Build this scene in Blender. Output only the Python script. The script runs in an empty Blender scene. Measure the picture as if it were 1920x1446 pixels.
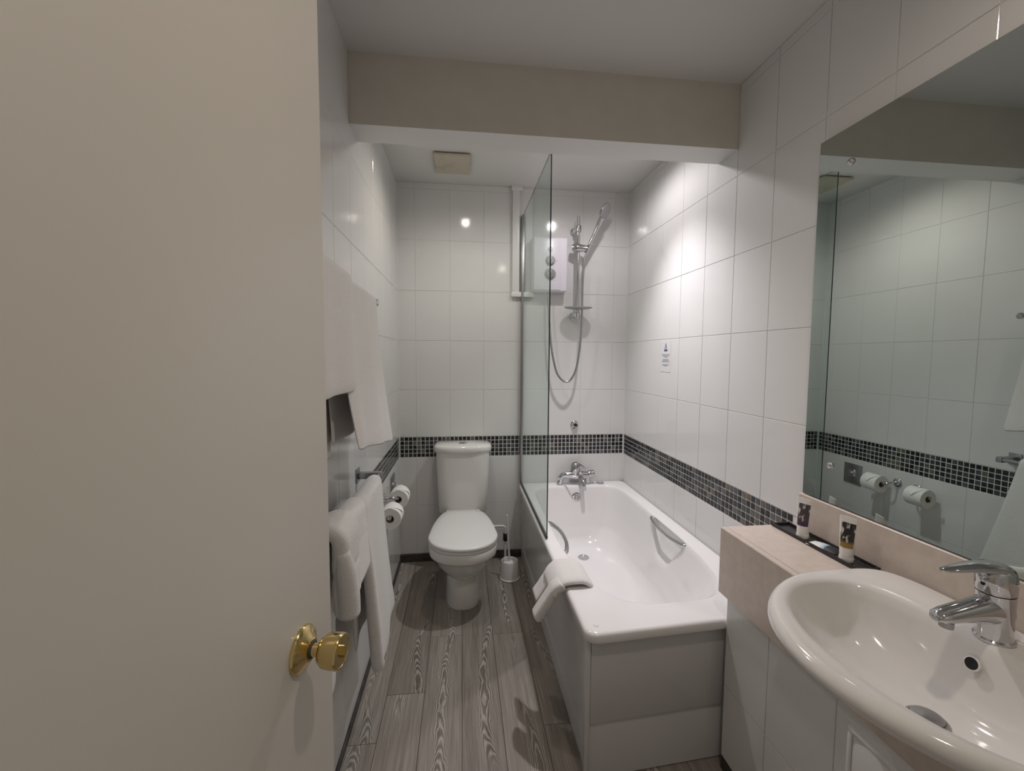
import bpy, bmesh, math, random
from mathutils import Vector, Matrix

random.seed(7)
scene = bpy.context.scene
COL = scene.collection

# ------------------------------------------------------------------ camera
YAW, PITCH, ROLL = 0.1163, 0.0669, 0.0065
CAM = Vector((0, 0, 1.4554))
cyw, syw, cpt, spt = math.cos(YAW), math.sin(YAW), math.cos(PITCH), math.sin(PITCH)
fw = Vector((syw * cpt, cyw * cpt, -spt))
rt = Vector((cyw, -syw, 0))
up = rt.cross(fw)
cr, sr = math.cos(ROLL), math.sin(ROLL)
rt, up = cr * rt + sr * up, -sr * rt + cr * up
cam_data = bpy.data.cameras.new('camera')
cam_data.sensor_fit = 'HORIZONTAL'
cam_data.sensor_width = 36
cam_data.lens = 36 * 804.884 / 1920
cam_data.clip_start = 0.02
cam = bpy.data.objects.new('camera', cam_data)
COL.objects.link(cam)
m = Matrix((rt, up, -fw)).transposed().to_4x4()
m.translation = CAM
cam.matrix_world = m
scene.camera = cam

# ------------------------------------------------------------------ world and lights
world = bpy.data.worlds.new('world')
scene.world = world
world.use_nodes = True
world.node_tree.nodes['Background'].inputs[0].default_value = (1.0, 0.90, 0.78, 1)
world.node_tree.nodes['Background'].inputs[1].default_value = 0.16


def lamp(name, loc, power, color, radius, cone, blend):
    """a recessed downlight: a spot aimed straight down"""
    l = bpy.data.lights.new(name, 'SPOT')
    l.shadow_soft_size = radius
    l.energy = power
    l.color = color
    l.spot_size = math.radians(cone)
    l.spot_blend = blend
    o = bpy.data.objects.new(name, l)
    o.location = loc
    COL.objects.link(o)
    return o


LAMPS = [(0.03, 2.31, 2.585), (0.77, 2.31, 2.585), (0.52, 0.45, 2.585)]
lamp('lamp_light', LAMPS[0], 12.0, (1.0, 0.91, 0.79), 0.030, 165, 1.0)
lamp('lamp_light', LAMPS[1], 67.0, (1.0, 0.94, 0.985), 0.028, 94, 1.0).rotation_euler.x = math.radians(-8)
lamp('lamp_spill', LAMPS[1], 9.0, (1.0, 0.94, 0.965), 0.028, 172, 0.5)
lamp('lamp_light', LAMPS[2], 14.5, (1.0, 0.86, 0.74), 0.035, 170, 0.9)

vs = scene.view_settings
vs.view_transform = 'Standard'
vs.look = 'None'
vs.gamma = 1
vs.use_curve_mapping = False
vs.exposure = 0.42

# ------------------------------------------------------------------ dimensions (metres)
XL, XR, D = -0.4346, 1.1848, 3.021
YF = -0.12
CEIL = 2.622
BEAM_Y0, BEAM_Y1, BEAM_Z = 1.789, 1.933, 2.353
ZM0, ZM1 = 0.7488, 0.8917
ROWS_UP = [0.8917, 1.222, 1.563, 1.902, 2.242, 2.582, 2.622]
ROWS_LO = [0.055, 0.404, 0.7488]


# ------------------------------------------------------------------ materials
def mat(name, color, rough=0.5, metal=0.0, **kw):
    mt = bpy.data.materials.new(name)
    mt.use_nodes = True
    b = mt.node_tree.nodes['Principled BSDF']
    b.inputs['Base Color'].default_value = (*color, 1)
    b.inputs['Roughness'].default_value = rough
    b.inputs['Metallic'].default_value = metal
    for k, v in kw.items():
        b.inputs[k.replace('_', ' ')].default_value = v
    return mt


def nodes(mt):
    return mt.node_tree.nodes, mt.node_tree.links, mt.node_tree.nodes['Principled BSDF']


def add_noise(mt, scale, c1=None, c2=None, bump=0.0, detail=3, stretch=(1, 1, 1), dist=0.02, lo=0.35, hi=0.65):
    N, L, b = nodes(mt)
    tc = N.new('ShaderNodeTexCoord')
    mp = N.new('ShaderNodeMapping')
    mp.inputs['Scale'].default_value = stretch
    L.new(tc.outputs['Object'], mp.inputs[0])
    nz = N.new('ShaderNodeTexNoise')
    nz.inputs['Scale'].default_value = scale
    nz.inputs['Detail'].default_value = detail
    L.new(mp.outputs[0], nz.inputs['Vector'])
    if c1:
        rp = N.new('ShaderNodeValToRGB')
        rp.color_ramp.elements[0].position = lo
        rp.color_ramp.elements[1].position = hi
        rp.color_ramp.elements[0].color = (*c1, 1)
        rp.color_ramp.elements[1].color = (*c2, 1)
        L.new(nz.outputs['Fac'], rp.inputs[0])
        L.new(rp.outputs[0], b.inputs['Base Color'])
    if bump:
        bp = N.new('ShaderNodeBump')
        bp.inputs['Strength'].default_value = bump
        bp.inputs['Distance'].default_value = dist
        L.new(nz.outputs['Fac'], bp.inputs['Height'])
        L.new(bp.outputs[0], b.inputs['Normal'])
    return mt


M = {}
M['tile'] = add_noise(mat('glazed_white_tile', (0.74, 0.735, 0.73), 0.09), 5, bump=0.03, dist=0.01)
M['grout'] = add_noise(mat('pale_grout', (0.7, 0.69, 0.67), 0.8), 60, (0.70, 0.69, 0.67), (0.78, 0.77, 0.75))
M['paint'] = add_noise(mat('white_ceiling_paint', (0.72, 0.71, 0.69), 0.6), 30, bump=0.02)
M['cream'] = add_noise(mat('warm_lit_beam_paint', (0.71, 0.68, 0.61), 0.55), 9, (0.69, 0.655, 0.585), (0.725, 0.69, 0.625), bump=0.02)  # warm lamplight on the beam faces is put into this colour
M['doorpaint'] = add_noise(mat('cream_door_paint', (0.68, 0.655, 0.60), 0.4), 14, bump=0.02)
M['trim'] = mat('white_trim', (0.76, 0.76, 0.75), 0.35)
M['brass'] = mat('polished_brass', (0.72, 0.56, 0.26), 0.16, 1.0)
M['chrome'] = mat('chrome', (0.62, 0.62, 0.64), 0.09, 1.0)
M['steel'] = mat('brushed_steel', (0.42, 0.42, 0.43), 0.32, 1.0)
M['ceramic'] = mat('white_ceramic', (0.76, 0.745, 0.72), 0.09, Coat_Weight=0.3, Coat_Roughness=0.03)
M['acrylic'] = mat('white_acrylic', (0.82, 0.81, 0.81), 0.10, Coat_Weight=0.3, Coat_Roughness=0.03)
M['panel'] = mat('white_panel_plastic', (0.66, 0.655, 0.65), 0.17)
M['plastic'] = mat('white_plastic', (0.76, 0.75, 0.74), 0.3)
M['lilac'] = mat('lilac_white_plastic', (0.76, 0.73, 0.80), 0.3)
M['grey'] = mat('grey_plastic', (0.40, 0.40, 0.41), 0.3)
M['black'] = mat('black_plastic', (0.012, 0.012, 0.013), 0.25)
M['rubber'] = mat('dark_rubber', (0.06, 0.06, 0.062), 0.6)
M['hole'] = mat('dark_hole', (0.01, 0.01, 0.01), 0.8)
M['beige'] = add_noise(mat('yellowed_plastic', (0.52, 0.47, 0.36), 0.45), 12, (0.56, 0.51, 0.40), (0.40, 0.34, 0.23), lo=0.52, hi=0.78)
M['skirting'] = add_noise(mat('dark_skirting', (0.05, 0.043, 0.037), 0.5), 14, (0.03, 0.026, 0.023), (0.08, 0.068, 0.058), stretch=(1, 1, 5))
M['marble'] = add_noise(mat('pink_beige_stone', (0.6, 0.5, 0.43), 0.3), 38, (0.585, 0.50, 0.44), (0.64, 0.555, 0.49), detail=6)
M['towel'] = add_noise(mat('white_terry', (0.78, 0.765, 0.745), 0.95, Sheen_Weight=0.3), 420, bump=0.7, dist=0.004, detail=2)
M['paper'] = add_noise(mat('white_tissue', (0.82, 0.81, 0.79), 0.95), 120, bump=0.2, dist=0.003)
M['card'] = mat('brown_card', (0.32, 0.25, 0.18), 0.9)
M['tube'] = mat('white_tube_plastic', (0.80, 0.79, 0.76), 0.3)
M['ink'] = mat('dark_blue_ink', (0.05, 0.07, 0.16), 0.5)
M['inkgrey'] = mat('grey_blue_ink', (0.27, 0.29, 0.36), 0.5)
M['silicone'] = mat('white_silicone', (0.78, 0.77, 0.75), 0.4)
M['lampglass'] = mat('lamp_diffuser', (0.9, 0.88, 0.82), 0.4, Emission_Color=(1, 0.93, 0.82, 1), Emission_Strength=4.0)
M['mirror'] = mat('silvered_mirror', (0.60, 0.655, 0.635), 0.0, 1.0)
M['mirroredge'] = mat('mirror_glass_edge', (0.10, 0.15, 0.14), 0.1)
M['glassedge'] = mat('green_glass_edge', (0.018, 0.05, 0.05), 0.08)


def make_glass():
    mt = bpy.data.materials.new('clear_green_glass')
    mt.use_nodes = True
    N, L = mt.node_tree.nodes, mt.node_tree.links
    N.clear()
    out = N.new('ShaderNodeOutputMaterial')
    tr = N.new('ShaderNodeBsdfTransparent')
    tr.inputs[0].default_value = (0.89, 0.93, 0.915, 1)
    gl = N.new('ShaderNodeBsdfGlossy')
    gl.inputs['Roughness'].default_value = 0.0
    gl.inputs['Color'].default_value = (0.9, 0.95, 0.93, 1)
    fr = N.new('ShaderNodeFresnel')
    fr.inputs[0].default_value = 1.45
    mx = N.new('ShaderNodeMixShader')
    ge = N.new('ShaderNodeNewGeometry')
    sb = N.new('ShaderNodeMath')
    sb.operation = 'SUBTRACT'
    sb.inputs[0].default_value = 1.0
    L.new(ge.outputs['Backfacing'], sb.inputs[1])
    ml = N.new('ShaderNodeMath')
    ml.operation = 'MULTIPLY'
    L.new(fr.outputs[0], ml.inputs[0])
    L.new(sb.outputs[0], ml.inputs[1])
    L.new(ml.outputs[0], mx.inputs[0])
    L.new(tr.outputs[0], mx.inputs[1])
    L.new(gl.outputs[0], mx.inputs[2])
    L.new(mx.outputs[0], out.inputs[0])
    return mt


M['glass'] = make_glass()


def make_mosaic():
    mt = mat('glass_mosaic', (0.02, 0.02, 0.022), 0.14)
    N, L, b = nodes(mt)
    oi = N.new('ShaderNodeObjectInfo')
    rp = N.new('ShaderNodeValToRGB')
    rp.color_ramp.interpolation = 'CONSTANT'
    els = rp.color_ramp.elements
    stops = [(0.0, (0.010, 0.010, 0.012)), (0.36, (0.018, 0.019, 0.026)), (0.58, (0.034, 0.036, 0.04)),
             (0.74, (0.07, 0.073, 0.08)), (0.86, (0.11, 0.107, 0.10)), (0.94, (0.13, 0.11, 0.078))]
    els[0].position, els[0].color = stops[0][0], (*stops[0][1], 1)
    els[1].position, els[1].color = stops[1][0], (*stops[1][1], 1)
    for p, c in stops[2:]:
        e = els.new(p)
        e.color = (*c, 1)
    L.new(oi.outputs['Random'], rp.inputs[0])
    L.new(rp.outputs[0], b.inputs['Base Color'])
    return mt


M['mosaic'] = make_mosaic()


def make_wood():
    mt = mat('grey_limed_oak', (0.2, 0.18, 0.16), 0.42)
    N, L, b = nodes(mt)
    tc = N.new('ShaderNodeTexCoord')
    oi = N.new('ShaderNodeObjectInfo')
    mul = N.new('ShaderNodeVectorMath')
    mul.operation = 'SCALE'
    mul.inputs[0].default_value = (13.7, 7.3, 3.1)
    L.new(oi.outputs['Random'], mul.inputs['Scale'])
    add = N.new('ShaderNodeVectorMath')
    add.operation = 'ADD'
    L.new(tc.outputs['Object'], add.inputs[0])
    L.new(mul.outputs[0], add.inputs[1])

    def noise(sx, sy, scale, detail, rough=0.5):
        mp = N.new('ShaderNodeMapping')
        mp.inputs['Scale'].default_value = (sx, sy, 1)
        L.new(add.outputs[0], mp.inputs[0])
        nz = N.new('ShaderNodeTexNoise')
        nz.inputs['Scale'].default_value = scale
        nz.inputs['Detail'].default_value = detail
        nz.inputs['Roughness'].default_value = rough
        L.new(mp.outputs[0], nz.inputs['Vector'])
        return nz.outputs['Fac']

    def math_(op, a, v2, v3=None):
        nd = N.new('ShaderNodeMath')
        nd.operation = op
        for i, x in enumerate((a, v2)):
            if isinstance(x, (int, float)):
                nd.inputs[i].default_value = x
            elif x is not None:
                L.new(x, nd.inputs[i])
        return nd.outputs[0]

    # nested chevrons running up each plank, as flat-sawn oak shows them
    sep = N.new('ShaderNodeSeparateXYZ')
    L.new(tc.outputs['Object'], sep.inputs[0])
    rnd = oi.outputs['Random']
    drift = math_('MULTIPLY', math_('SUBTRACT', noise(0.0, 1.0, 1.9, 1.0), 0.5), 0.20)
    px_ = math_('ADD', math_('ADD', sep.outputs['X'], math_('MULTIPLY', math_('SUBTRACT', rnd, 0.5), 0.11)), drift)
    warp = math_('MULTIPLY', math_('SUBTRACT', noise(1.0, 0.35, 26.0, 2.0), 0.5), 0.026)
    px_ = math_('ADD', px_, warp)
    climb = math_('ADD', math_('MULTIPLY', sep.outputs['Y'], 12.0), math_('MULTIPLY', noise(0.0, 1.0, 3.4, 1.0), 9.0))
    f_ = math_('ADD', climb, math_('MULTIPLY', math_('MULTIPLY', px_, px_), 3300.0))
    f_ = math_('ADD', f_, math_('MULTIPLY', noise(1.0, 0.4, 70.0, 2.0), 0.9))
    wave = math_('MULTIPLY_ADD', math_('SINE', math_('MULTIPLY', f_, 6.2832), None), 0.5)
    wave.node.inputs[2].default_value = 0.5
    fade = N.new('ShaderNodeMapRange')
    fade.inputs[1].default_value = 0.020
    fade.inputs[2].default_value = 0.055
    fade.inputs[3].default_value = 1.0
    fade.inputs[4].default_value = 0.12
    L.new(math_('ABSOLUTE', px_, None), fade.inputs[0])
    fine = noise(1.0, 0.02, 300.0, 3.0, 0.65)
    mid = noise(1.0, 0.03, 55.0, 3.0, 0.6)
    zr = N.new('ShaderNodeMapRange')
    zr.inputs[1].default_value = 0.44
    zr.inputs[2].default_value = 0.54
    L.new(noise(0.3, 1.0, 1.6, 1.0), zr.inputs[0])
    amp = math_('MULTIPLY', fade.outputs[0], zr.outputs[0])
    lines_ = math_('MULTIPLY', math_('SUBTRACT', math_('POWER', wave, 1.6), 0.30), amp)
    mixv = math_('ADD', math_('MULTIPLY', lines_, 0.42), math_('ADD', math_('MULTIPLY', fine, 0.52), math_('MULTIPLY', mid, 0.36)))
    tone = math_('ADD', mixv, math_('MULTIPLY', math_('SUBTRACT', rnd, 0.5), 0.16))
    rp = N.new('ShaderNodeValToRGB')
    rp.color_ramp.elements[0].position = 0.14
    rp.color_ramp.elements[0].color = (0.09, 0.074, 0.061, 1)
    rp.color_ramp.elements[1].position = 0.82
    rp.color_ramp.elements[1].color = (0.50, 0.47, 0.44, 1)
    e = rp.color_ramp.elements.new(0.45)
    e.color = (0.262, 0.228, 0.200, 1)
    L.new(tone, rp.inputs[0])
    L.new(rp.outputs[0], b.inputs['Base Color'])
    bp = N.new('ShaderNodeBump')
    bp.inputs['Strength'].default_value = 0.15
    bp.inputs['Distance'].default_value = 0.002
    L.new(mixv, bp.inputs['Height'])
    L.new(bp.outputs[0], b.inputs['Normal'])
    return mt


M['wood'] = make_wood()


def make_label(name, dark, low):
    """printed picture on a tube: dark photo with pale blotches above a coloured band (z runs 0..0.1 up the tube)"""
    mt = mat(name, dark, 0.35)
    N, L, b = nodes(mt)
    tc = N.new('ShaderNodeTexCoord')
    sp = N.new('ShaderNodeSeparateXYZ')
    L.new(tc.outputs['Object'], sp.inputs[0])
    mp = N.new('ShaderNodeMapping')
    mp.inputs['Scale'].default_value = (1, 1.3, 0.55)
    L.new(tc.outputs['Object'], mp.inputs[0])
    nz = N.new('ShaderNodeTexNoise')
    nz.inputs['Scale'].default_value = 85
    nz.inputs['Detail'].default_value = 1
    L.new(mp.outputs[0], nz.inputs['Vector'])
    rp = N.new('ShaderNodeValToRGB')
    rp.color_ramp.elements[0].position = 0.54
    rp.color_ramp.elements[1].position = 0.66
    rp.color_ramp.elements[0].color = (*dark, 1)
    rp.color_ramp.elements[1].color = (0.6, 0.56, 0.52, 1)
    L.new(nz.outputs['Fac'], rp.inputs[0])
    st = N.new('ShaderNodeMapRange')
    st.inputs[1].default_value = 0.052
    st.inputs[2].default_value = 0.062
    L.new(sp.outputs['Z'], st.inputs[0])
    mx = N.new('ShaderNodeMix')
    mx.data_type = 'RGBA'
    L.new(st.outputs[0], mx.inputs['Factor'])
    mx.inputs['A'].default_value = (*low, 1)
    L.new(rp.outputs[0], mx.inputs['B'])
    L.new(mx.outputs['Result'], b.inputs['Base Color'])
    return mt


M['label_gold'] = make_label('printed_label_gold', (0.02, 0.017, 0.017), (0.30, 0.20, 0.05))
M['label_purple'] = make_label('printed_label_purple', (0.07, 0.055, 0.06), (0.06, 0.03, 0.075))


def make_sachet():
    mt = mat('printed_sachet', (0.7, 0.75, 0.78), 0.5)
    N, L, b = nodes(mt)
    tc = N.new('ShaderNodeTexCoord')
    sp = N.new('ShaderNodeSeparateXYZ')
    L.new(tc.outputs['Object'], sp.inputs[0])
    rp = N.new('ShaderNodeValToRGB')
    rp.color_ramp.elements[0].position = 0.0
    rp.color_ramp.elements[0].color = (0.02, 0.025, 0.03, 1)
    rp.color_ramp.elements[1].position = 0.62
    rp.color_ramp.elements[1].color = (0.78, 0.80, 0.80, 1)
    e = rp.color_ramp.elements.new(0.36)
    e.color = (0.03, 0.035, 0.04, 1)
    e = rp.color_ramp.elements.new(0.42)
    e.color = (0.30, 0.48, 0.58, 1)
    mr = N.new('ShaderNodeMapRange')
    mr.inputs[1].default_value = -0.035
    mr.inputs[2].default_value = 0.035
    L.new(sp.outputs['Y'], mr.inputs[0])
    L.new(mr.outputs[0], rp.inputs[0])
    L.new(rp.outputs[0], b.inputs['Base Color'])
    return mt


M['sachet'] = make_sachet()

# ------------------------------------------------------------------ helpers
ORG = {}


def tag(o, label=None, cat=None, group=None, kind=None):
    if label:
        o['label'] = label
    if cat:
        o['category'] = cat
    if group:
        o['group'] = group
    if kind:
        o['kind'] = kind
    return o


def thing(name, loc, label, cat, group=None):
    o = bpy.data.objects.new(name, None)
    o.empty_display_size = 0.05
    o.location = loc
    COL.objects.link(o)
    ORG[o.name] = Vector(loc)
    return tag(o, label, cat, group)


def obj(name, bm, material, parent=None, smooth=35, origin=None, subsurf=0):
    """turn a bmesh in world coordinates into one mesh object"""
    bmesh.ops.recalc_face_normals(bm, faces=bm.faces)
    me = bpy.data.meshes.new(name)
    if parent is not None:
        org = ORG[parent.name]
    elif origin is not None:
        org = Vector(origin)
    else:
        org = Vector((0, 0, 0))
    bmesh.ops.translate(bm, verts=bm.verts, vec=-org)
    bm.to_mesh(me)
    bm.free()
    mats = material if isinstance(material, (list, tuple)) else [material]
    for mt in mats:
        me.materials.append(M[mt])
    if smooth:
        me.shade_smooth()
        me.set_sharp_from_angle(angle=math.radians(smooth))
    o = bpy.data.objects.new(name, me)
    COL.objects.link(o)
    if parent is not None:
        o.parent = parent
    else:
        o.location = org
    ORG[o.name] = org
    if subsurf:
        md = o.modifiers.new('smooth', 'SUBSURF')
        md.levels = md.render_levels = subsurf
    return o


def box(x0, x1, y0, y1, z0, z1, bev=0.0, seg=2, bm=None):
    b2 = bmesh.new()
    bmesh.ops.create_cube(b2, size=1)
    for v in b2.verts:
        v.co = Vector(((x0 + x1) / 2 + v.co.x * (x1 - x0), (y0 + y1) / 2 + v.co.y * (y1 - y0), (z0 + z1) / 2 + v.co.z * (z1 - z0)))
    if bev:
        bmesh.ops.bevel(b2, geom=b2.edges[:] , offset=bev, segments=seg, affect='EDGES', profile=0.5)
    return join(bm, b2)


def join(bm, b2):
    if bm is None:
        return b2
    me = bpy.data.meshes.new('tmp')
    b2.to_mesh(me)
    b2.free()
    bm.from_mesh(me)
    bpy.data.meshes.remove(me)
    return bm


def loft(rings, cap0=True, cap1=True, bm=None, closed=True):
    b2 = bmesh.new()
    V = [[b2.verts.new(p) for p in r] for r in rings]
    n = len(rings[0])
    for a, b in zip(V[:-1], V[1:]):
        for i in range(n if closed else n - 1):
            j = (i + 1) % n
            try:
                b2.faces.new((a[i], a[j], b[j], b[i]))
            except ValueError:
                pass
    if cap0:
        b2.faces.new(V[0])
    if cap1:
        b2.faces.new(V[-1])
    return join(bm, b2)


def frame(axis):
    a = Vector(axis).normalized()
    t = Vector((0, 0, 1)) if abs(a.z) < 0.9 else Vector((1, 0, 0))
    u = t.cross(a).normalized()
    return a, u, a.cross(u)


def lathe(profile, origin, axis=(0, 0, 1), n=28, bm=None, cap0=True, cap1=True, sx=1.0, sy=1.0):
    a, u, v = frame(axis)
    o = Vector(origin)
    rings = []
    for r, h in profile:
        r = max(r, 1e-5)
        rings.append([o + a * h + u * (r * sx * math.cos(2 * math.pi * i / n)) + v * (r * sy * math.sin(2 * math.pi * i / n)) for i in range(n)])
    return loft(rings, cap0, cap1, bm)


def smooth_path(pts, k=6):
    pts = [Vector(p) for p in pts]
    P = [2 * pts[0] - pts[1]] + pts + [2 * pts[-1] - pts[-2]]
    out = []
    for i in range(1, len(P) - 2):
        for s in range(k):
            t = s / k
            p0, p1, p2, p3 = P[i - 1], P[i], P[i + 1], P[i + 2]
            out.append(0.5 * ((2 * p1) + (p2 - p0) * t + (2 * p0 - 5 * p1 + 4 * p2 - p3) * t * t + (3 * p1 - p0 - 3 * p2 + p3) * t ** 3))
    out.append(pts[-1])
    return out


def tube(pts, r, n=12, k=0, bm=None):
    P = smooth_path(pts, k) if k else [Vector(p) for p in pts]
    rad = r if isinstance(r, (list, tuple)) else None
    rings = []
    u = None
    for i, p in enumerate(P):
        d = (P[min(i + 1, len(P) - 1)] - P[max(i - 1, 0)]).normalized()
        if u is None:
            _, u, _ = frame(d)
        else:
            u = (u - d * u.dot(d)).normalized()
        v = d.cross(u)
        if rad:
            f = i / (len(P) - 1) * (len(rad) - 1)
            a = int(min(f, len(rad) - 2))
            rr = rad[a] + (rad[a + 1] - rad[a]) * (f - a)
        else:
            rr = r
        rings.append([p + u * (rr * math.cos(2 * math.pi * j / n)) + v * (rr * math.sin(2 * math.pi * j / n)) for j in range(n)])
    return loft(rings, True, True, bm)


def sgn(v):
    return 1 if v >= 0 else -1


def oval(cx, cy, ax0, ax1, hy, z, n=64, n0=2.0, n1=2.0):
    """closed ring in a z plane: ax0 / ax1 = half length on the -x / +x side, superellipse exponents n0 / n1"""
    out = []
    for i in range(n):
        t = 2 * math.pi * i / n
        c, s = math.cos(t), math.sin(t)
        e = n1 if c >= 0 else n0
        a = ax1 if c >= 0 else ax0
        out.append(Vector((cx + a * sgn(c) * abs(c) ** (2 / e), cy + hy * sgn(s) * abs(s) ** (2 / e), z)))
    return out


def oval_y(cx, cy, by0, by1, hx, z, n=64, n0=2.0, n1=2.0):
    """as oval, but the two different halves lie along y"""
    return [Vector((cx + (p.y - cy), cy + (p.x - cx), z)) for p in oval(cx, cy, by0, by1, hx, z, n, n0, n1)]


# ------------------------------------------------------------------ room shell
def struct(name, bm, material, smooth=0):
    return tag(obj(name, bm, material, smooth=smooth), kind='structure')


T = 0.0022          # tile thickness: the tile faces are the wall planes XL, XR, D
wall_back = struct('wall_back', box(XL - 0.1, XR + 0.1, D + T, D + 0.12, 0, CEIL + 0.1), 'grout')
wall_left = struct('wall_left', box(XL - 0.12, XL - T, YF, D + 0.12, 0, CEIL + 0.1), 'grout')
wall_right = struct('wall_right', box(XR + T, XR + 0.12, YF, D + 0.12, 0, CEIL + 0.1), 'grout')
b = box(XL - 0.1, -0.40, YF - 0.1, YF, 0, CEIL)
b = box(0.46, XR + 0.1, YF - 0.1, YF, 0, CEIL, bm=b)
b = box(-0.40, 0.46, YF - 0.1, YF, 2.06, CEIL, bm=b)
struct('wall_front', b, 'paint')
struct('ceiling', box(XL - 0.1, XR + 0.1, YF - 0.1, D + 0.1, CEIL, CEIL + 0.1), 'paint')
b = box(XL - 0.004, XR + 0.004, BEAM_Y0, BEAM_Y1, BEAM_Z, CEIL + 0.01)
for f in b.faces:
    f.material_index = 1 if f.normal.z < -0.5 else 0
b.normal_update()
for f in b.faces:
    f.material_index = 1 if f.normal.z < -0.5 else 0
beam = tag(obj('trim_1', b, ['cream', 'paint'], smooth=0), 'plaster beam dropped across the ceiling, its faces tinted for warm light', kind='structure')
floor = struct('floor', box(XL - 0.1, XR + 0.1, YF - 0.1, D + 0.1, -0.06, -0.004), 'skirting')
struct('baseboard_back', box(XL, 0.425, D - 0.012, D, 0, 0.055, 0.002), 'skirting')
struct('baseboard_left', box(XL, XL + 0.008, YF, D - 0.012, 0, 0.03, 0.002), 'skirting')
struct('baseboard_right', box(0.913, 0.921, -0.1, 1.340, 0, 0.05, 0.002), 'skirting')
struct('trim_2', box(XL - 0.002, XL + 0.007, D - 0.007, D + 0.002, 0.055, CEIL), 'trim')
struct('trim_3', box(XR - 0.006, XR + 0.002, D - 0.006, D + 0.002, 0.55, CEIL), 'trim')

# floor planks: each one a piece of the floor
cols = [-0.4346, -0.322, -0.162, -0.001, 0.159, 0.32, 0.481, 0.642, 0.803, 0.964, 1.1848]
joints = [[1.57], [0.72, 1.80, 2.86], [1.1, 2.17], [0.85, 2.62], [0.95, 2.16], [1.58], [0.9], [0.5], [0.7], [0.4]]
for i in range(len(cols) - 1):
    ys = [YF] + joints[i] + [D]
    for y0, y1 in zip(ys[:-1], ys[1:]):
        if cols[i] > 0.44 and y0 > 1.4:
            continue
        cx, cy = (cols[i] + cols[i + 1]) / 2, (y0 + y1) / 2
        hx, hy = (cols[i + 1] - cols[i]) / 2 - 0.0008, (y1 - y0) / 2 - 0.0008
        o = obj('plank', box(-hx, hx, -hy, hy, -0.004, 0.0, 0.0008, 1), 'wood', smooth=0)
        o.location = (cx, cy, 0)
        o.parent = floor

# wall tiles
TILE_CACHE = {}


def tile_mesh(w, h, bev, name, material, thick=T):
    key = (round(w, 4), round(h, 4), name)
    if key in TILE_CACHE:
        return TILE_CACHE[key]
    def r(hw, hh, y):
        return [(-hw, y, -hh), (hw, y, -hh), (hw, y, hh), (-hw, y, hh)]
    v = r(w / 2 - bev, h / 2 - bev, 0) + r(w / 2, h / 2, bev * 0.7) + r(w / 2, h / 2, thick + 0.001)
    fs = [(0, 1, 2, 3)]
    for k in (0, 4):
        for i in range(4):
            j = (i + 1) % 4
            fs.append((k + i, k + 4 + i, k + 4 + j, k + j))
    me = bpy.data.meshes.new(name)
    me.from_pydata(v, [], fs)
    me.materials.append(M[material])
    TILE_CACHE[key] = me
    return me


def place_tile(wall, side, u, z, w, h, bev=0.0012, name='tile', material='tile', gap=0.0022, plane=None, jitter=0.0016):
    o = bpy.data.objects.new(name, tile_mesh(w - gap, h - gap, bev, name, material))
    if side == 'back':
        o.location = (u, D, z)
        rz = 0
    elif side == 'left':
        o.location = (XL, u, z)
        rz = math.pi / 2
    else:
        o.location = (XR if plane is None else plane, u, z)
        rz = -math.pi / 2
    o.rotation_euler = (random.uniform(-jitter, jitter), 0, rz + random.uniform(-jitter, jitter))
    COL.objects.link(o)
    o.parent = wall
    return o


def lines(start, stop, pitch, anchor):
    k = math.ceil((start - anchor) / pitch - 1e-6)
    out = [start]
    p = anchor + k * pitch
    while p < stop - 1e-4:
        if p > start + 0.012:
            out.append(p)
        p += pitch
    if stop - out[-1] < 0.012:
        out.pop()
    return out + [stop]


def tile_wall(wall, side, us, rows, zmin=0.0, skip=None):
    for u0, u1 in zip(us[:-1], us[1:]):
        for z0, z1 in zip(rows[:-1], rows[1:]):
            if z1 - z0 < 0.02:
                continue
            uc, zc = (u0 + u1) / 2, (z0 + z1) / 2
            if skip and skip(uc, zc):
                continue
            place_tile(wall, side, uc, zc, u1 - u0, z1 - z0)


ub = lines(XL, XR, 0.2335, 0.151)
ul = lines(YF, D, 0.229, 2.018)
tile_wall(wall_back, 'back', ub, ROWS_UP)
tile_wall(wall_back, 'back', ub, ROWS_LO, skip=lambda u, z: u > 0.5 and z < 0.35)
tile_wall(wall_left, 'left', ul, ROWS_UP)
tile_wall(wall_left, 'left', ul, [0.03, 0.404, 0.7488])
tile_wall(wall_right, 'right', ul, ROWS_UP)
tile_wall(wall_right, 'right', ul, ROWS_LO, skip=lambda u, z: z < 0.5)
PIT = (ZM1 - ZM0) / 5


def mosaic(wall, side, u0, u1):
    n = round(abs(u1 - u0) / PIT)
    p = (u1 - u0) / n
    for i in range(n):
        for k in range(5):
            place_tile(wall, side, u0 + (i + 0.5) * p, ZM0 + (k + 0.5) * PIT, abs(p), PIT, bev=0.001, name='mosaic_tile', material='mosaic', gap=0.0050, jitter=0.012)


mosaic(wall_back, 'back', XL + 0.007, XR - 0.006)
mosaic(wall_left, 'left', D - 0.006, D - 0.006 - 60 * PIT)
mosaic(wall_right, 'right', D - 0.006, D - 0.006 - 57 * PIT)
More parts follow.
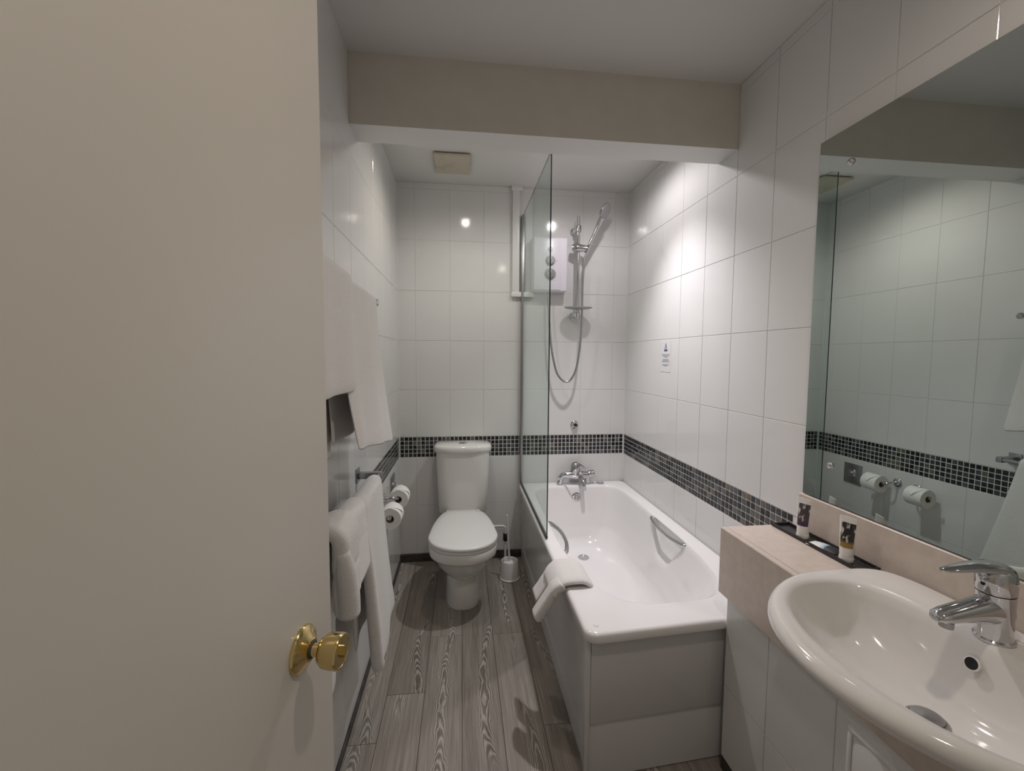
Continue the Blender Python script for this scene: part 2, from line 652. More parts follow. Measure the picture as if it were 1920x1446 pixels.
# the band runs on behind the towels, past the pieces built singly
vv, ff = [], []
for i in range(40):
    for k in range(5):
        y = D - 0.006 - (60.5 + i) * PIT
        z = ZM0 + (k + 0.5) * PIT
        s = PIT / 2 - 0.0023
        q = len(vv)
        vv += [(XL, y - s, z - s), (XL, y + s, z - s), (XL, y + s, z + s), (XL, y - s, z + s),
               (XL - T, y - s, z - s), (XL - T, y + s, z - s), (XL - T, y + s, z + s), (XL - T, y - s, z + s)]
        ff += [(q, q + 1, q + 2, q + 3)] + [(q + a, q + 4 + a, q + 4 + (a + 1) % 4, q + (a + 1) % 4) for a in range(4)]
me = bpy.data.meshes.new('mosaic_band')
me.from_pydata(vv, [], ff)
me.materials.append(M['mosaic'])
o = bpy.data.objects.new('mosaic_band', me)
COL.objects.link(o)
o.parent = wall_left
o['kind'] = 'stuff'

# ------------------------------------------------------------------ door, swung open to the left
TH = math.radians(11.3)
dd = Vector((math.sin(TH), math.cos(TH), 0))
nn = Vector((math.cos(TH), -math.sin(TH), 0))
EDGE = Vector((-0.2115, 0.70, 0))
hinge = EDGE - dd * 0.76
door = bpy.data.objects.new('door_1', None)
door.location = hinge
COL.objects.link(door)
ORG[door.name] = hinge.copy()
tag(door, 'cream flush door swung open, with a brass knob', kind='structure')
b = box(-0.038, 0, 0, 0.76, 0.012, 2.03, 0.0015, 2)
for v in b.verts:
    v.co = hinge + nn * v.co.x + dd * v.co.y + Vector((0, 0, v.co.z))
obj('door_leaf', b, 'doorpaint', door)
kp = EDGE - dd * 0.083 + Vector((0, 0, 1.036))
knob = obj('door_knob', lathe([(0.0092, 0.012), (0.0094, 0.027), (0.010, 0.0275), (0.0185, 0.0305), (0.0225, 0.036), (0.0238, 0.044), (0.0242, 0.056), (0.0238, 0.0585), (0.0225, 0.0597), (0.0205, 0.0597), (0.0198, 0.0588), (0.004, 0.0588)], kp, nn, 40), 'brass', door, smooth=40)
obj('rosette', lathe([(0.0325, 0), (0.0325, 0.0025), (0.0305, 0.005), (0.024, 0.0085), (0.019, 0.011), (0.0155, 0.0142), (0.013, 0.015), (0.011, 0.0142)], kp, nn, 44), 'brass', door, smooth=40)
obj('knob_collar', lathe([(0.0118, 0.0135), (0.0122, 0.0155), (0.011, 0.017)], kp, nn, 30), 'rubber', door)
turn = lathe([(0.004, 0), (0.004, 0.005)], kp + nn * 0.0585, nn, 16, sx=1.0, sy=2.3)
obj('thumb_turn', turn, 'brass', knob)

# ------------------------------------------------------------------ bath
BX0, BX1, BY0, BY1, BZ = 0.405, 1.182, 1.306, 3.016, 0.546


def skew(v):
    """the near end of the bath runs slightly out of square"""
    v.y += 0.070 * (v.x - 0.405) * min(1.0, max(0.0, (1.50 - v.y) / 0.16))
    return v


bath = thing('bathtub', (0.79, 2.16, 0), 'white acrylic bathtub along the tiled right wall', 'bathtub')
bcx, bcy = (BX0 + BX1) / 2, (BY0 + BY1) / 2
bhx, bhy = (BX1 - BX0) / 2, (BY1 - BY0) / 2
NB = 128


def rrect(x0, x1, y0, y1, r, z, n=NB):
    """rounded rectangle, sampled so that index runs with angle as in oval_y"""
    cx, cy, hx, hy = (x0 + x1) / 2, (y0 + y1) / 2, (x1 - x0) / 2, (y1 - y0) / 2
    q = n // 4
    out = []
    for k in range(4):
        sx, sy = [(1, 1), (1, -1), (-1, -1), (-1, 1)][k]
        for i in range(q):
            t = i / q
            # quarter: even k runs from the y side to the x side
            tt = t if k % 2 == 0 else 1 - t
            # 0..0.35 along y end, arc, then along side
            if tt < 0.3:
                p = (tt / 0.3 * (hx - r), hy)
            elif tt < 0.7:
                a = (tt - 0.3) / 0.4 * math.pi / 2
                p = (hx - r + r * math.sin(a), hy - r + r * math.cos(a))
            else:
                p = (hx, (hy - r) * (1 - (tt - 0.7) / 0.3))
            out.append(Vector((cx + sx * p[0], cy + sy * p[1], z)))
    return out


def inner(x0, x1, y0, y1, cy, e0, e1, z, n=NB):
    """tub opening ring, same winding as rrect: starts at +y end, goes to +x"""
    cx, hx = (x0 + x1) / 2, (x1 - x0) / 2
    out = []
    for i in range(n):
        t = 2 * math.pi * i / n
        c, s = math.cos(t), math.sin(t)
        e = e1 if c >= 0 else e0
        h = (y1 - cy) if c >= 0 else (cy - y0)
        out.append(Vector((cx + hx * sgn(s) * abs(s) ** (2 / e), cy + h * sgn(c) * abs(c) ** (2 / e), z)))
    return out


OX0, OX1, OY0, OY1 = 0.478, 1.102, 1.468, 2.918
rings = [rrect(BX0 + 0.02, BX1 - 0.004, BY0 + 0.02, BY1 - 0.002, 0.035, BZ - 0.036),
         rrect(BX0 + 0.002, BX1, BY0 + 0.002, BY1, 0.045, BZ - 0.034),
         rrect(BX0, BX1, BY0, BY1, 0.045, BZ - 0.028),
         rrect(BX0, BX1, BY0, BY1, 0.045, BZ - 0.013),
         rrect(BX0 + 0.003, BX1 - 0.002, BY0 + 0.003, BY1 - 0.002, 0.043, BZ - 0.005),
         rrect(BX0 + 0.010, BX1 - 0.006, BY0 + 0.010, BY1 - 0.006, 0.04, BZ - 0.0006),
         rrect(BX0 + 0.018, BX1 - 0.012, BY0 + 0.018, BY1 - 0.012, 0.04, BZ)]
prof = [  # x inset, near inset, far inset, z, exponents
    (-0.012, -0.012, -0.012, BZ, 3.6, 8), (-0.004, -0.004, -0.004, BZ - 0.0015, 3.6, 8), (0.002, 0.003, 0.003, BZ - 0.007, 3.6, 8),
    (0.007, 0.012, 0.007, BZ - 0.02, 3.5, 8), (0.016, 0.06, 0.018, BZ - 0.08, 3.3, 7), (0.028, 0.14, 0.034, BZ - 0.18, 3.1, 6),
    (0.044, 0.23, 0.052, BZ - 0.28, 3.0, 5), (0.060, 0.29, 0.072, BZ - 0.345, 2.8, 3.4), (0.082, 0.335, 0.10, BZ - 0.378, 2.7, 3.2),
    (0.115, 0.39, 0.135, BZ - 0.394, 2.6, 3.0), (0.17, 0.48, 0.19, BZ - 0.400, 2.4, 2.8), (0.25, 0.62, 0.29, BZ - 0.402, 2.2, 2.4)]
def even(ring_, n=440):
    """resample a closed ring at equal steps"""
    P = ring_ + [ring_[0]]
    acc = [0.0]
    for a, b in zip(P[:-1], P[1:]):
        acc.append(acc[-1] + (b - a).length)
    out, k = [], 0
    for i in range(n):
        d = acc[-1] * i / n
        while acc[k + 1] < d:
            k += 1
        t = (d - acc[k]) / max(acc[k + 1] - acc[k], 1e-9)
        out.append(P[k].lerp(P[k + 1], t))
    return out


dense = []
for p0, p1 in zip(prof[:-1], prof[1:]):
    st = 6 if p0[3] - p1[3] > 0.05 else 1
    for k in range(st):
        dense.append([a + (b - a) * k / st for a, b in zip(p0, p1)])
dense.append(prof[-1])
rings = [[skew(v) for v in even(q)] for q in rings]
for dx, dn, df, z, e0, e1 in dense:
    rings.append(even(inner(OX0 + dx, OX1 - dx, OY0 + dn, OY1 - df, 2.25, e0, e1, z, 2400)))


def sst(a, b, x):
    t = min(1, max(0, (x - a) / (b - a)))
    return t * t * (3 - 2 * t)


for ring_ in rings[7:]:
    for v in ring_:
        if v.z < BZ - 0.004:
            side = 1 if v.x > bcx else -1
            drop = (0.535 - v.z) / 0.20                     # 0 at the grip, 1 at the point of the recess
            if drop < 1.0:
                half = 0.195 * (1 - 0.66 * max(0, drop))
                w = (1 - sst(half - 0.035, half, abs(v.y - 2.135 - 0.03 * drop))) * (1 - sst(0.70, 1.0, drop)) * sst(-0.04, 0.06, drop)
                v.x += side * 0.026 * w
obj('tub', loft(rings, False, True), 'acrylic', bath, smooth=50)


# grips
def grip(pts, name='grip_handle'):
    g = obj(name, tube(pts, [0.012, 0.011, 0.0095, 0.0095, 0.011, 0.012], 12, 6), 'chrome', bath)
    return g


grip([(1.108, 2.335, 0.527), (1.090, 2.318, 0.526), (1.074, 2.23, 0.521), (1.070, 2.14, 0.519), (1.073, 2.05, 0.520), (1.088, 1.965, 0.525), (1.106, 1.948, 0.526)])
grip([(0.472, 2.30, 0.530), (0.490, 2.27, 0.536), (0.514, 2.18, 0.536), (0.519, 2.10, 0.535), (0.513, 2.02, 0.535), (0.493, 1.94, 0.536), (0.474, 1.92, 0.530)])
# overflow and waste
ofc = Vector((0.803, 2.9035, 0.468))
of = obj('overflow', lathe([(0.034, 0.0), (0.034, 0.004), (0.029, 0.008), (0.022, 0.0085), (0.020, 0.0045), (0.0001, 0.004)], ofc, (0, -1, 0.06), 30), 'chrome', bath)
for i in range(6):
    a = i * math.pi / 3
    c = ofc + Vector((0.0125 * math.cos(a), -0.0045, 0.0125 * math.sin(a)))
    obj('overflow_slot', lathe([(0.0038, 0), (0.0038, 0.0012)], c, (0, -1, 0.06), 10), 'hole', of, smooth=0)
wst = obj('waste', lathe([(0.036, 0), (0.036, 0.003), (0.030, 0.0045), (0.024, 0.003), (0.022, 0.001)], (0.79, 2.66, 0.1455), (0, 0, 1), 30, cap0=False, cap1=False), 'chrome', bath)
obj('waste_hole', lathe([(0.023, 0), (0.0225, 0.001)], (0.79, 2.66, 0.1455), (0, 0, 1), 24), 'grey', wst)
obj('screw_cap', lathe([(0.010, 0), (0.009, 0.0015)], (0.452, 1.360, BZ), (0, 0, 1), 18, sx=1.1), 'plastic', bath)

# side panel with a moulded, sunk field
px = 0.427


def sunk(x, y0, y1, z0, z1, insets):
    rs = []
    for d, e in insets:
        rs.append([Vector((x + e, y0 + d, z0 + d)), Vector((x + e, y1 - d, z0 + d)), Vector((x + e, y1 - d, z1 - d)), Vector((x + e, y0 + d, z1 - d))])
    return rs


side_panel = obj('side_panel', loft(sunk(px, 1.348, 3.008, 0.002, 0.522, [(0, 0.016), (0.0, 0.003), (0.003, 0), (0.075, 0.0), (0.082, 0.0015), (0.094, 0.0075), (0.102, 0.008)])), 'panel', bath, smooth=40)
obj('panel_lip', tube([(0.4225, 1.336, 0.512), (0.4225, 2.0, 0.512), (0.4225, 3.0, 0.512)], 0.0075, 8), 'panel', side_panel)


def endprof(pts, x0, x1):
    return loft([[skew(Vector((x, y - 0.006, z))) for y, z in pts] for x in (x0, x1)], True, True)


ex0, ex1 = 0.430, 0.955
end_panel = obj('end_panel', endprof([(1.372, 0.511), (1.356, 0.513), (1.346, 0.508), (1.340, 0.495), (1.339, 0.47), (1.342, 0.40), (1.342, 0.212), (1.345, 0.206), (1.372, 0.204)], ex0, ex1), 'panel', bath, smooth=50)
obj('lower_panel', endprof([(1.372, 0.2035), (1.352, 0.2035), (1.349, 0.19), (1.349, 0.004), (1.372, 0.002)], ex0, ex1), 'panel', end_panel, smooth=40)
obj('corner_post', box(0.4135, 0.4295, 1.3345, 1.362, 0.002, 0.511, 0.005, 3), 'panel', end_panel)

# ------------------------------------------------------------------ bath mixer, plug
mx = thing('bath_mixer_tap', (0.81, 2.955, BZ), 'chrome bath mixer tap with a lever on the far bath rim', 'tap')
Y = 2.955
obj('mixer_body', tube([(0.694, Y, BZ + 0.006), (0.699, Y, BZ + 0.04), (0.716, Y, BZ + 0.068), (0.76, Y - 0.004, BZ + 0.07), (0.82, Y - 0.006, BZ + 0.066), (0.87, Y - 0.004, BZ + 0.066), (0.912, Y, BZ + 0.066)], [0.022, 0.020, 0.021, 0.026, 0.032, 0.029, 0.024], 16, 6), 'chrome', mx)
for x in (0.694, 0.897):
    obj('pillar_leg', lathe([(0.025, 0.0), (0.025, 0.006), (0.019, 0.010), (0.018, 0.045), (0.02, 0.055)], (x, Y, BZ), (0, 0, 1), 24), 'chrome', mx)
obj('lever_dome', lathe([(0.034, 0.06), (0.035, 0.085), (0.036, 0.11), (0.033, 0.135), (0.024, 0.152), (0.008, 0.160)], (0.803, Y, BZ), (0, 0, 1), 26), 'chrome', mx)
obj('lever', loft([[Vector((0.803 + s, Y + w * math.cos(t), BZ + h + th * math.sin(t))) for t in [2 * math.pi * i / 16 for i in range(16)]]
                   for s, w, h, th in ((-0.02, 0.016, 0.148, 0.008), (0.01, 0.026, 0.152, 0.012), (0.04, 0.021, 0.140, 0.009), (0.066, 0.014, 0.122, 0.006), (0.08, 0.006, 0.112, 0.003))]), 'chrome', mx)
obj('spout', tube([(0.832, Y - 0.02, BZ + 0.06), (0.836, Y - 0.05, BZ + 0.056), (0.839, Y - 0.085, BZ + 0.045), (0.841, Y - 0.105, BZ + 0.02), (0.842, Y - 0.107, BZ - 0.012)], [0.018, 0.017, 0.016, 0.0145, 0.0135], 16, 6), 'chrome', mx)
obj('diverter_knob', lathe([(0.012, 0), (0.0125, 0.02), (0.014, 0.022), (0.014, 0.036), (0.010, 0.039)], (0.832, Y - 0.012, BZ + 0.072), (0, -0.8, 0.4), 20), 'chrome', mx)
obj('hose_outlet', lathe([(0.017, 0), (0.026, 0.006), (0.029, 0.028), (0.025, 0.046), (0.014, 0.05)], (0.897, Y, BZ + 0.07), (1, 0, 0.12), 22), 'chrome', mx)
plug = thing('bath_plug', (0.99, 2.95, BZ), 'grey bath plug lying beside the mixer tap on the bath rim', 'plug')
obj('stopper', lathe([(0.024, 0), (0.026, 0.006), (0.025, 0.014), (0.012, 0.017)], (0.992, 2.957, BZ), (0, 0, 1), 24), 'grey', plug)
obj('plug_chain', tube([(0.968, 2.957, BZ + 0.006), (0.945, 2.955, BZ + 0.0032), (0.918, 2.953, BZ + 0.0032)], 0.0022, 6, 4), 'chrome', plug)
chn = tag(obj('ball_chain', tube([(0.716, 2.925, BZ + 0.003), (0.728, 2.91, BZ + 0.002), (0.742, 2.905, BZ - 0.02), (0.758, 2.899, BZ - 0.05), (0.772, 2.896, BZ - 0.068)], 0.0022, 6, 5), 'chrome'), 'thin chain hanging from the bath mixer to the overflow', 'chain')

# ------------------------------------------------------------------ glass screen
scr = thing('shower_screen', (0.42, 2.5, BZ), 'frameless clear glass shower screen standing on the bath edge', 'shower screen')
b = box(0.4170, 0.4230, 2.052, 3.000, 0.560, 2.425)
b.normal_update()
for f in b.faces:
    f.material_index = 0 if abs(f.normal.x) > 0.5 else 1
obj('glass_pane', b, ['glass', 'glassedge'], scr, smooth=0)
obj('wall_profile', box(0.410, 0.430, 2.985, 3.0195, 0.552, 2.43, 0.003), 'steel', scr)
obj('bottom_seal', box(0.4145, 0.4255, 2.056, 2.986, 0.5475, 0.5625, 0.002), 'rubber', scr)

# ------------------------------------------------------------------ electric shower, riser rail, handset
es = thing('electric_shower', (0.60, 2.97, 1.9), 'white electric shower box with two dials on the back wall', 'shower unit')
body = obj('casing', box(0.475, 0.722, 2.935, D, 1.905, 2.272, 0.012, 3), 'lilac', es)
obj('front_plate', box(0.487, 0.672, 2.929, 2.94, 1.915, 2.262, 0.004, 2), 'lilac', es)
for z, r in ((2.112, 0.027), (2.022, 0.031)):
    k = obj('dial', lathe([(r, 0), (r, 0.012), (r * 0.94, 0.018), (r * 0.86, 0.02)], (0.600, 2.9295, z), (0, -1, 0), 28), 'steel', es)
    obj('pointer', box(0.598, 0.602, 2.905, 2.9105, z + 0.006, z + r * 0.85), 'plastic', k, smooth=0)
    obj('dial_ring', lathe([(r * 1.3, 0), (r * 1.3, 0.002), (r * 1.18, 0.003)], (0.600, 2.9295, z), (0, -1, 0), 32), 'grey', es)
obj('start_button', lathe([(0.016, 0), (0.015, 0.006)], (0.600, 2.9295, 2.19), (0, -1, 0), 22), 'steel', es)
obj('pointer_mark', loft([[Vector((0.648, 2.9287, 2.116)), Vector((0.648, 2.9287, 2.106)), Vector((0.641, 2.9287, 2.111))], [Vector((0.648, 2.9279, 2.116)), Vector((0.648, 2.9279, 2.106)), Vector((0.641, 2.9279, 2.111))]]), 'grey', es, smooth=0)

rr = thing('shower_rail', (0.80, 2.95, 1.68), 'chrome shower riser rail with soap dish on the back wall', 'shower rail')
RX, RY = 0.797, 2.945
obj('rail', tube([(RX, RY, 1.69), (RX, RY, 2.35)], 0.0125, 16), 'chrome', rr)
obj('rail_tip', box(RX - 0.011, RX - 0.004, RY - 0.004, RY + 0.004, 2.33, 2.425, 0.001, 1, box(RX + 0.004, RX + 0.011, RY - 0.004, RY + 0.004, 2.33, 2.425, 0.001, 1)), 'chrome', rr)
for z in (2.335, 1.745):
    obj('bracket', lathe([(0.027, 0), (0.027, 0.012), (0.021, 0.018), (0.017, 0.03), (0.017, D - RY + 0.012)], (RX - 0.012, D, z), (0.12, -1, 0), 22), 'chrome', rr)
    obj('clamp', lathe([(0.018, -0.022), (0.021, -0.018), (0.021, 0.018), (0.018, 0.022)], (RX, RY, z), (0, 0, 1), 20), 'chrome', rr)
obj('soap_dish', lathe([(0.060, -0.004), (0.085, 0.0), (0.098, 0.006), (0.099, 0.010), (0.094, 0.009), (0.075, 0.004), (0.02, 0.002)], (RX + 0.003, RY - 0.02, 1.79), (0, 0, 1), 32, sx=0.62, sy=1.0), 'grey', rr)
obj('slider', tube([(0.757, RY - 0.002, 2.206), (0.785, RY - 0.012, 2.205), (0.825, RY - 0.02, 2.20), (0.862, RY - 0.03, 2.196)], [0.024, 0.029, 0.024, 0.021], 16, 5), 'chrome', rr)

hs = thing('shower_handset', (0.86, 2.9, 2.18), 'chrome hand shower resting in the rail slider', 'shower head')
A_, B_ = Vector((0.852, RY - 0.034, 2.185)), Vector((0.934, 2.862, 2.385))
ax = (B_ - A_).normalized()
obj('handle', tube([A_ - ax * 0.02, A_ + ax * 0.03, A_ + ax * 0.12, B_], [0.0115, 0.014, 0.0145, 0.02], 14, 5), 'chrome', hs)
hd = Vector((0.64, -0.60, -0.48)).normalized()
hc = B_ + ax * 0.05
obj('spray_head', lathe([(0.010, -0.024), (0.032, -0.020), (0.052, -0.010), (0.056, 0.0), (0.053, 0.006)], hc, hd, 30), 'chrome', hs)
obj('spray_face', lathe([(0.050, 0.0055), (0.048, 0.0085), (0.0, 0.009)], hc, hd, 30), 'grey', hs)
tag(obj('shower_hose', tube([(0.846, 2.909, 2.164), (0.832, 2.912, 2.10), (0.8245, 2.913, 1.95), (0.823, 2.913, 1.714), (0.812, 2.913, 1.52), (0.790, 2.92, 1.375), (0.757, 2.927, 1.302), (0.722, 2.93, 1.283), (0.685, 2.935, 1.305), (0.653, 2.94, 1.36), (0.622, 2.945, 1.50), (0.604, 2.955, 1.68), (0.598, 2.965, 1.80), (0.597, 2.968, 1.904)], 0.0075, 12, 8), 'steel'), 'looped metal shower hose hanging from the hand shower', 'hose')
rt_ = thing('hose_retainer', (0.811, 3.0, 0.967), 'small round chrome fitting on the back wall above the bath mixer', 'wall fitting')
obj('flange', lathe([(0.030, 0), (0.030, 0.005), (0.024, 0.010), (0.022, 0.022), (0.018, 0.026), (0.013, 0.024)], (0.811, D, 0.967), (0.15, -1, 0), 26), 'chrome', rt_)
obj('bore', lathe([(0.0135, 0.0235), (0.012, 0.0245)], (0.811, D, 0.967), (0.15, -1, 0), 20), 'hole', rt_)

# pipe boxing beside the screen
cd = thing('cable_trunking', (0.39, 3.0, 1.87), 'white cable trunking running down the back wall beside the glass', 'trunking')
obj('upright', box(0.347, 0.396, D - 0.026, D, 1.90, CEIL, 0.002), 'trim', cd)
obj('foot', box(0.341, 0.502, D - 0.03, D, 1.872, 1.905, 0.002), 'trim', cd)
obj('top_joint', box(0.340, 0.415, D - 0.03, D, 2.592, CEIL, 0.002), 'trim', cd)

# ------------------------------------------------------------------ extractor fan
fan = thing('extractor_fan', (-0.055, 2.69, CEIL), 'yellowed square extractor fan cover on the ceiling above the toilet', 'extractor fan')
obj('cover', loft([[Vector((x, y, z)) for x, y in ((-0.055 - w, 2.685 - h), (-0.055 + w, 2.685 - h), (-0.055 + w, 2.685 + h), (-0.055 - w, 2.685 + h))] for w, h, z in ((0.100, 0.118, CEIL - 0.006), (0.106, 0.126, CEIL - 0.008), (0.107, 0.127, CEIL - 0.016), (0.102, 0.122, CEIL - 0.022), (0.02, 0.02, CEIL - 0.024))]), 'beige', fan)
obj('back_box', box(-0.148, 0.038, 2.575, 2.795, CEIL - 0.009, CEIL), 'hole', fan, smooth=0)
obj('screw', lathe([(0.004, 0), (0.004, 0.003)], (0.030, 2.62, CEIL - 0.018), (0, 0, -1), 10), 'hole', fan)

# ------------------------------------------------------------------ ceiling lamps
lamp_labels = ['round white downlight on the ceiling above the toilet', 'round white downlight on the ceiling above the bathtub', 'round white downlight on the ceiling above the washbasin']
for (x, y, z), lb in zip(LAMPS, lamp_labels):
    dl = thing('downlight', (x, y, CEIL), lb, 'lamp', 'ceiling downlights')
    obj('bezel', lathe([(0.062, 0), (0.062, 0.006), (0.056, 0.012), (0.046, 0.012), (0.044, 0.008)], (x, y, CEIL), (0, 0, -1), 32), 'trim', dl)
    obj('diffuser', lathe([(0.044, 0.008), (0.035, 0.014), (0.0, 0.016)], (x, y, CEIL), (0, 0, -1), 28), 'lampglass', dl)

# ------------------------------------------------------------------ toilet
TX = 0.006
wc = thing('toilet', (TX, 2.62, 0), 'white close-coupled toilet with its lid down by the back wall', 'toilet')


def cis(hw, hd, z, e=3.2, cy=2.912):
    return oval_y(TX, cy, hd, 3.008 - cy if hd > 0.08 else hd, hw, z, 64, e, 6.0)


obj('cistern', loft([cis(0.140, 0.070, 0.398), cis(0.158, 0.082, 0.402), cis(0.165, 0.088, 0.415), cis(0.172, 0.092, 0.60), cis(0.181, 0.095, 0.818)]), 'ceramic', wc, smooth=45)
lid = obj('cistern_lid', loft([cis(0.184, 0.098, 0.814, 2.7), cis(0.192, 0.105, 0.819, 2.7), cis(0.195, 0.108, 0.830, 2.7), cis(0.195, 0.108, 0.845, 2.7), cis(0.191, 0.105, 0.855, 2.7), cis(0.182, 0.098, 0.861, 2.7), cis(0.160, 0.085, 0.8645, 2.6)]), 'ceramic', wc, smooth=50)
obj('flush_button', lathe([(0.026, 0), (0.026, 0.004), (0.022, 0.0065), (0.002, 0.007)], (TX, 2.91, 0.8645), (0, 0, 1), 28, sx=0.8, sy=1.15), 'chrome', lid)


def egg(s, z, fy=2.235, by=2.835, hw=0.199, bw=0.142, n=64, cy=2.435):
    """seat outline: elliptic front, tapering straight sides, squarer back"""
    pts = []
    for i in range(n):
        t = 2 * math.pi * i / n
        c, si = math.cos(t), math.sin(t)
        if c < 0:
            y = cy - (cy - fy) * abs(c) ** 0.95
            x = hw * sgn(si) * abs(si) ** 0.95
        else:
            y = cy + (by - cy) * abs(c) ** (2 / 4.0)
            q = (y - cy) / (by - cy)
            x = sgn(si) * abs(si) ** (2 / 7.0) * (hw + (bw - hw) * q ** 1.35)
        pts.append(Vector((TX + x * s, (cy + 0.05) + (y - cy - 0.05) * s, z)))
    return pts


obj('seat', loft([egg(s, z) for s, z in ((0.97, 0.392), (0.985, 0.395), (0.985, 0.408), (0.97, 0.411))]), 'plastic', wc, smooth=50)
obj('seat_lid', loft([egg(s, z) for s, z in ((0.975, 0.4105), (0.995, 0.413), (1.0, 0.420), (0.993, 0.427), (0.97, 0.431), (0.80, 0.4335), (0.4, 0.4345))]), 'plastic', wc, smooth=50)
for sx_ in (-1, 1):
    obj('hinge', lathe([(0.010, 0), (0.010, 0.003), (0.008, 0.004)], (TX + sx_ * 0.10, 2.810, 0.4325), (0, 0, 1), 18), 'plastic', wc)
bowl = [(0.965, 0.391, 2.47), (0.985, 0.385, 2.47), (0.98, 0.345, 2.47), (0.968, 0.335, 2.475), (0.93, 0.331, 2.48)]
rg = [egg(s, z) for s, z, c in bowl]
for hw, fy, z in ((0.180, 2.262, 0.315), (0.166, 2.283, 0.278), (0.144, 2.312, 0.240), (0.118, 2.342, 0.210), (0.093, 2.372, 0.188), (0.078, 2.405, 0.170), (0.06, 2.44, 0.12)):
    rg.append(egg(1.0, z, fy=fy, by=2.80, hw=hw, bw=min(hw, 0.11), cy=2.53))
obj('bowl', loft(rg), 'ceramic', wc, smooth=60)
ped = []
for hw, fy, z in ((0.107, 2.392, 0.0), (0.107, 2.390, 0.008), (0.101, 2.398, 0.10), (0.099, 2.400, 0.180), (0.096, 2.404, 0.190), (0.085, 2.43, 0.194)):
    ped.append(oval_y(TX, 2.62, 2.62 - fy, 0.29, hw, z, 48, 2.7, 6))
obj('pedestal', loft(ped), 'ceramic', wc, smooth=50)
pipe = thing('supply_pipe', (0.30, 2.95, 0), 'white water pipe with a dark valve beside the toilet', 'pipe')
obj('pipe_run', tube([(0.150, 2.955, 0.30), (0.20, 2.955, 0.262), (0.275, 2.955, 0.258), (0.298, 2.955, 0.252), (0.305, 2.955, 0.225), (0.305, 2.955, 0.10), (0.305, 2.955, 0.001)], 0.0085, 10, 5), 'plastic', pipe)
obj('valve', lathe([(0.014, -0.026), (0.017, -0.02), (0.017, 0.02), (0.014, 0.026)], (0.305, 2.955, 0.178), (0, 0, 1), 16), 'black', pipe)

bh = thing('toilet_brush_holder', (0.310, 2.722, 0), 'white toilet brush pot on the floor beside the bath panel', 'brush holder')
obj('pot', lathe([(0.064, 0), (0.066, 0.003), (0.066, 0.009), (0.061, 0.012), (0.0545, 0.118), (0.053, 0.122), (0.050, 0.120), (0.045, 0.10), (0.043, 0.02)], (0.310, 2.722, 0), (0, 0, 1), 36), 'plastic', bh)
tb = thing('toilet_brush', (0.310, 2.722, 0.03), 'slim white toilet brush standing in its pot', 'brush')
obj('handle', tube([(0.309, 2.722, 0.10), (0.303, 2.722, 0.20), (0.292, 2.72, 0.405), (0.2915, 2.72, 0.425)], [0.0085, 0.007, 0.0065, 0.006], 10, 4), 'plastic', tb)
obj('brush_collar', lathe([(0.040, 0), (0.041, 0.004), (0.020, 0.009), (0.011, 0.014)], (0.310, 2.722, 0.103), (0, 0, 1), 26), 'plastic', tb)
obj('bristles', lathe([(0.02, 0.0), (0.034, 0.01), (0.036, 0.055), (0.02, 0.072)], (0.310, 2.722, 0.03), (0, 0, 1), 20), 'plastic', tb)

# ------------------------------------------------------------------ left wall: plate, roll holders, rolls, rails, towels
pl = thing('wall_plate', (XL, 2.70, 0.64), 'square steel wall plate with a round knob beyond the toilet rolls', 'wall plate')
obj('plate', box(XL, XL + 0.008, 2.635, 2.772, 0.572, 0.712, 0.002), 'steel', pl)
obj('knob_ring', lathe([(0.030, 0), (0.030, 0.006), (0.024, 0.009)], (XL + 0.008, 2.703, 0.645), (1, 0, 0), 26), 'chrome', pl)
obj('knob', lathe([(0.016, 0), (0.017, 0.012), (0.014, 0.018)], (XL + 0.0165, 2.703, 0.645), (1, 0, 0), 24), 'chrome', pl)


